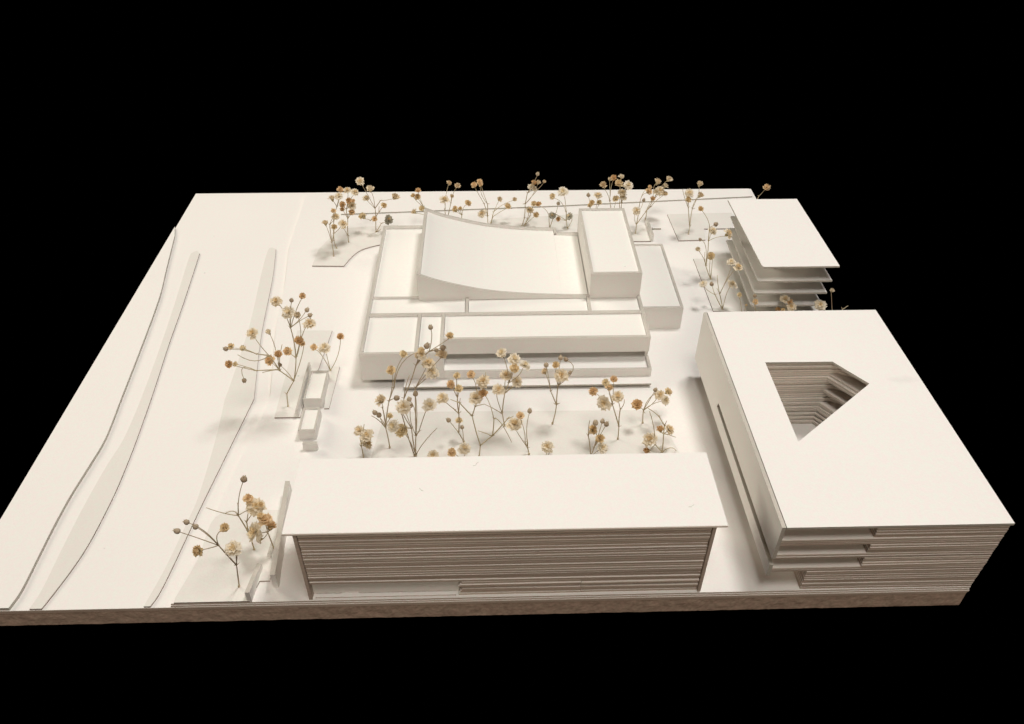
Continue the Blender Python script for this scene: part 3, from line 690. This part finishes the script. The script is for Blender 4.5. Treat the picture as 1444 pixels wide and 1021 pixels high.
 (Z7, 'large forked sprig in the middle of the garden with bare crossing twigs', (335, 985), dict(a=(345, 890, '0'), b=(275, 640, 'a'), c=(170, 530, 'b'), d=(445, 810, 'a'), e=(580, 660, 'd'), g=(300, 560, 'b'), h=(460, 665, 'd')),
  [(265, 290, 78, 'o', 'g', (310, 400)), (367, 348, 112, 'c', 'g'), (305, 490, 118, 'c', 'g'), (370, 452, 84, 'o', 'h', (420, 530))], [(92, 500, 'c'), (628, 640, 'e'), (325, 765, 'd'), (390, 265, 'g', (370, 420)), (380, 540, 'g'), (610, 862, 'h', (520, 700))]),
 (Z7, 'tall white sprig of starry blooms overlapping the museum balcony', (550, 722), dict(a=(530, 620, '0'), b=(553, 445, 'a'), c=(585, 360, 'b')),
  [(525, 108, 86, 'c', 'c', (572, 240)), (632, 160, 100, 'c', 'c'), (720, 212, 98, 'c', 'c', (665, 300)), (632, 238, 84, 'y', 'c'), (562, 300, 92, 'c', 'b'), (655, 352, 92, 'c', 'b'), (500, 418, 95, 'c', 'a', (485, 480))], [(380, 540, 'a'), (640, 380, 'b')]),
 (Z7, 'small sprig right of the crossing twigs, white puff below an orange cup and a bud', (757, 965), dict(a=(745, 910, '0'), b=(725, 862, 'a')),
  [(633, 712, 118, 'c', 'a', (690, 830)), (683, 640, 78, 'o', 'b'), (763, 596, 45, 'b', 'a')], [(740, 830, 'a')]),
 (Z7, 'slim sprig standing alone mid garden, one stalk looping over to the right', (955, 705), dict(a=(990, 545, '0'), b=(1003, 385, 'a'), c=(940, 430, 'a')),
  [(902, 208, 42, 'b', 'c', (925, 330)), (888, 262, 70, 'p', 'c'), (985, 210, 64, 'y', 'b'), (1030, 300, 118, 'c', 'b'), (1025, 147, 44, 'b', 'b'), (1068, 160, 42, 'b', 'b', (1130, 250)), (1105, 272, 34, 'b', 'b')], [(965, 530, 'a'), (1018, 530, 'a')]),
 (Z7, 'single ruffled cream bloom peeping over the long block roof right of centre', (905, 1010), dict(), [(912, 902, 98, 'c', '0'), (935, 935, 50, 'c', '0')], []),
 (Z7, 'low cream and orange pair just over the long block roof left of centre', (205, 1020), dict(), [(212, 920, 112, 'c', '0'), (105, 950, 82, 'o', '0')], []),
 (Z8, 'sprig with four orange heads above two big white ones, right part of the garden', (520, 795), dict(a=(530, 665, '0'), b=(465, 440, 'a'), c=(545, 490, 'a')),
  [(268, 305, 100, 'o', 'b', (370, 380)), (395, 215, 86, 'y', 'b'), (476, 185, 90, 'o', 'b'), (430, 272, 84, 'o', 'b'), (380, 425, 138, 'c', 'b'), (522, 362, 124, 'c', 'c')], [(585, 385, 'c', (580, 440))]),
 (Z8, 'group of three round buds over pale heads at the garden edge by the roof', (240, 980), dict(a=(275, 880, '0'), b=(215, 760, '0')),
  [(290, 628, 62, 'b', 'a'), (362, 612, 52, 'b', 'a'), (403, 642, 56, 'b', 'a'), (258, 702, 105, 'y', 'b'), (337, 792, 98, 'y', 'a'), (362, 890, 112, 'c', '0')], [(230, 605, 'b')]),
 (Z8, 'right garden sprig with one rust orange head left and a white bundle right', (775, 630), dict(a=(783, 500, '0')),
  [(718, 440, 112, 'o', 'a'), (906, 290, 46, 'b', 'a', (860, 370)), (1035, 312, 95, 'y', 'a', (870, 350)), (950, 345, 105, 'c', 'a'), (1005, 400, 96, 'c', 'a', (870, 440))], [(800, 530, 'a')]),
 (Z8, 'rightmost garden sprig with a large daisy like bloom and stiff side twigs', (975, 930), dict(a=(990, 740, '0'), b=(1000, 660, 'a'), c=(940, 560, 'b'), d=(905, 855, '0')),
  [(957, 697, 90, 'o', 'a'), (1048, 700, 115, 'c', 'a'), (850, 800, 145, 'c', 'd'), (825, 915, 84, 'o', 'd')], [(830, 480, 'c'), (1022, 610, 'b'), (1115, 777, 'a'), (1122, 918, '0', (1060, 885)), (845, 510, 'd', (890, 680))]),
 (Z9, 'biggest sprig of all, leaning far left from the bed beside the kiosks', (643, 705), dict(a=(636, 640, '0'), b=(672, 573, 'a'), c=(600, 520, 'b'), d=(545, 443, 'c'), e=(590, 515, 'b'), g=(683, 455, 'b'), h=(655, 300, 'g'), i=(480, 520, 'e'), j=(480, 434, 'd')),
  [(460, 330, 56, 'c', 'd'), (541, 321, 38, 'p', 'c', (575, 400)), (350, 396, 40, 'y', 'j'), (322, 408, 26, 'b', 'j'), (413, 406, 38, 'y', 'j'), (341, 487, 44, 'o', 'i'), (372, 486, 30, 'y', 'i'), (417, 571, 24, 'b', 'i', (410, 505)),
   (592, 438, 46, 'o', 'c'), (640, 421, 50, 'o', 'g'), (550, 470, 54, 'o', 'c'), (601, 490, 20, 'b', 'b'),
   (583, 164, 56, 'c', 'h', (620, 215)), (660, 158, 22, 'b', 'h'), (717, 137, 38, 'o', 'h', (690, 195)), (645, 222, 66, 'c', 'h'), (690, 235, 48, 'p', 'g'), (740, 208, 25, 'b', 'h'), (755, 235, 25, 'b', 'h'), (753, 278, 58, 'c', 'g', (722, 320)), (697, 367, 54, 'o', 'g'), (718, 382, 30, 'o', 'b', (712, 450))],
  [(383, 438, 'd', (470, 470)), (612, 385, 'c'), (510, 530, 'e')]),
 (Z9, 'three headed sprig at the back corner of the larger kiosk', (860, 520), dict(),
  [(775, 402, 42, 'o', '0', (815, 440)), (830, 405, 60, 'c', '0'), (912, 346, 38, 'o', '0')], []),
 (Z10, 'front left sprig with three buds on long arms reaching toward the road strip', (522, 815), dict(a=(503, 665, '0'), b=(380, 530, 'a')),
  [(95, 432, 44, 'b', 'b', (240, 480)), (160, 370, 40, 'b', 'b', (280, 430)), (222, 402, 38, 'b', 'b', (300, 455)), (420, 410, 66, 'y', 'b', (370, 460)), (245, 567, 84, 'y', 'b'), (482, 555, 112, 'c', 'a')], [(525, 540, 'a')]),
 (Z10, 'front left sprig with packed orange and white heads next to the long card wall', (772, 590), dict(a=(717, 440, '0')),
  [(700, 358, 105, 'o', 'a'), (738, 400, 85, 'o', 'a'), (635, 440, 125, 'c', 'a'), (665, 490, 60, 'c', 'a'), (672, 335, 60, 'y', 'a')], []),
 (Z10, 'thin sprig behind the front left pair, bud on top, bare side arm', (625, 560), dict(a=(585, 440, '0'), b=(515, 325, 'a'), c=(572, 370, 'a')),
  [(554, 76, 46, 'b', 'b', (520, 200)), (582, 212, 72, 'o', 'c'), (635, 268, 115, 'c', 'c'), (667, 252, 44, 'y', 'b')], [(295, 272, 'b', (420, 310)), (425, 312, 'b', (480, 295)), (510, 240, 'b')]),
]
for i, (org, label, base, nds, heads, twigs) in enumerate(SPR):
    sprig(org, label, base, nds, heads, twigs, seed=500+i)

# ------------------------------------------------------------------ dust and hairs on the card
def hair(px, py, z, L, label):
    P = at(px, py, z=z); v, f = [], []
    a = random.uniform(0, 6.28); pts = []
    for i in range(7):
        tt = i/6 - .5
        pts.append(Vector((math.cos(a)*tt*L + .1*L*math.sin(tt*7), math.sin(a)*tt*L - .1*L*math.cos(tt*6), .012)))
    tube(v, f, pts, [.009]*7, 4)
    me = bpy.data.meshes.new('lint_hair'); me.from_pydata([(q*S)[:] for q in v], [], f); me.materials.append(M_CORE)
    o = bpy.data.objects.new('lint_hair', me); col.objects.link(o); o.location = P*S; tag(o, label, 'lint', 'lint hairs lying on the roofs')
hair(975, 714, 6.43, .35, 'tiny hair near the right end of the long block roof')
hair(671, 655, 6.43, .4, 'curled hair near the far edge of the long block roof')
hair(594, 691, 6.43, .3, 'faint hair near the middle of the long block roof')
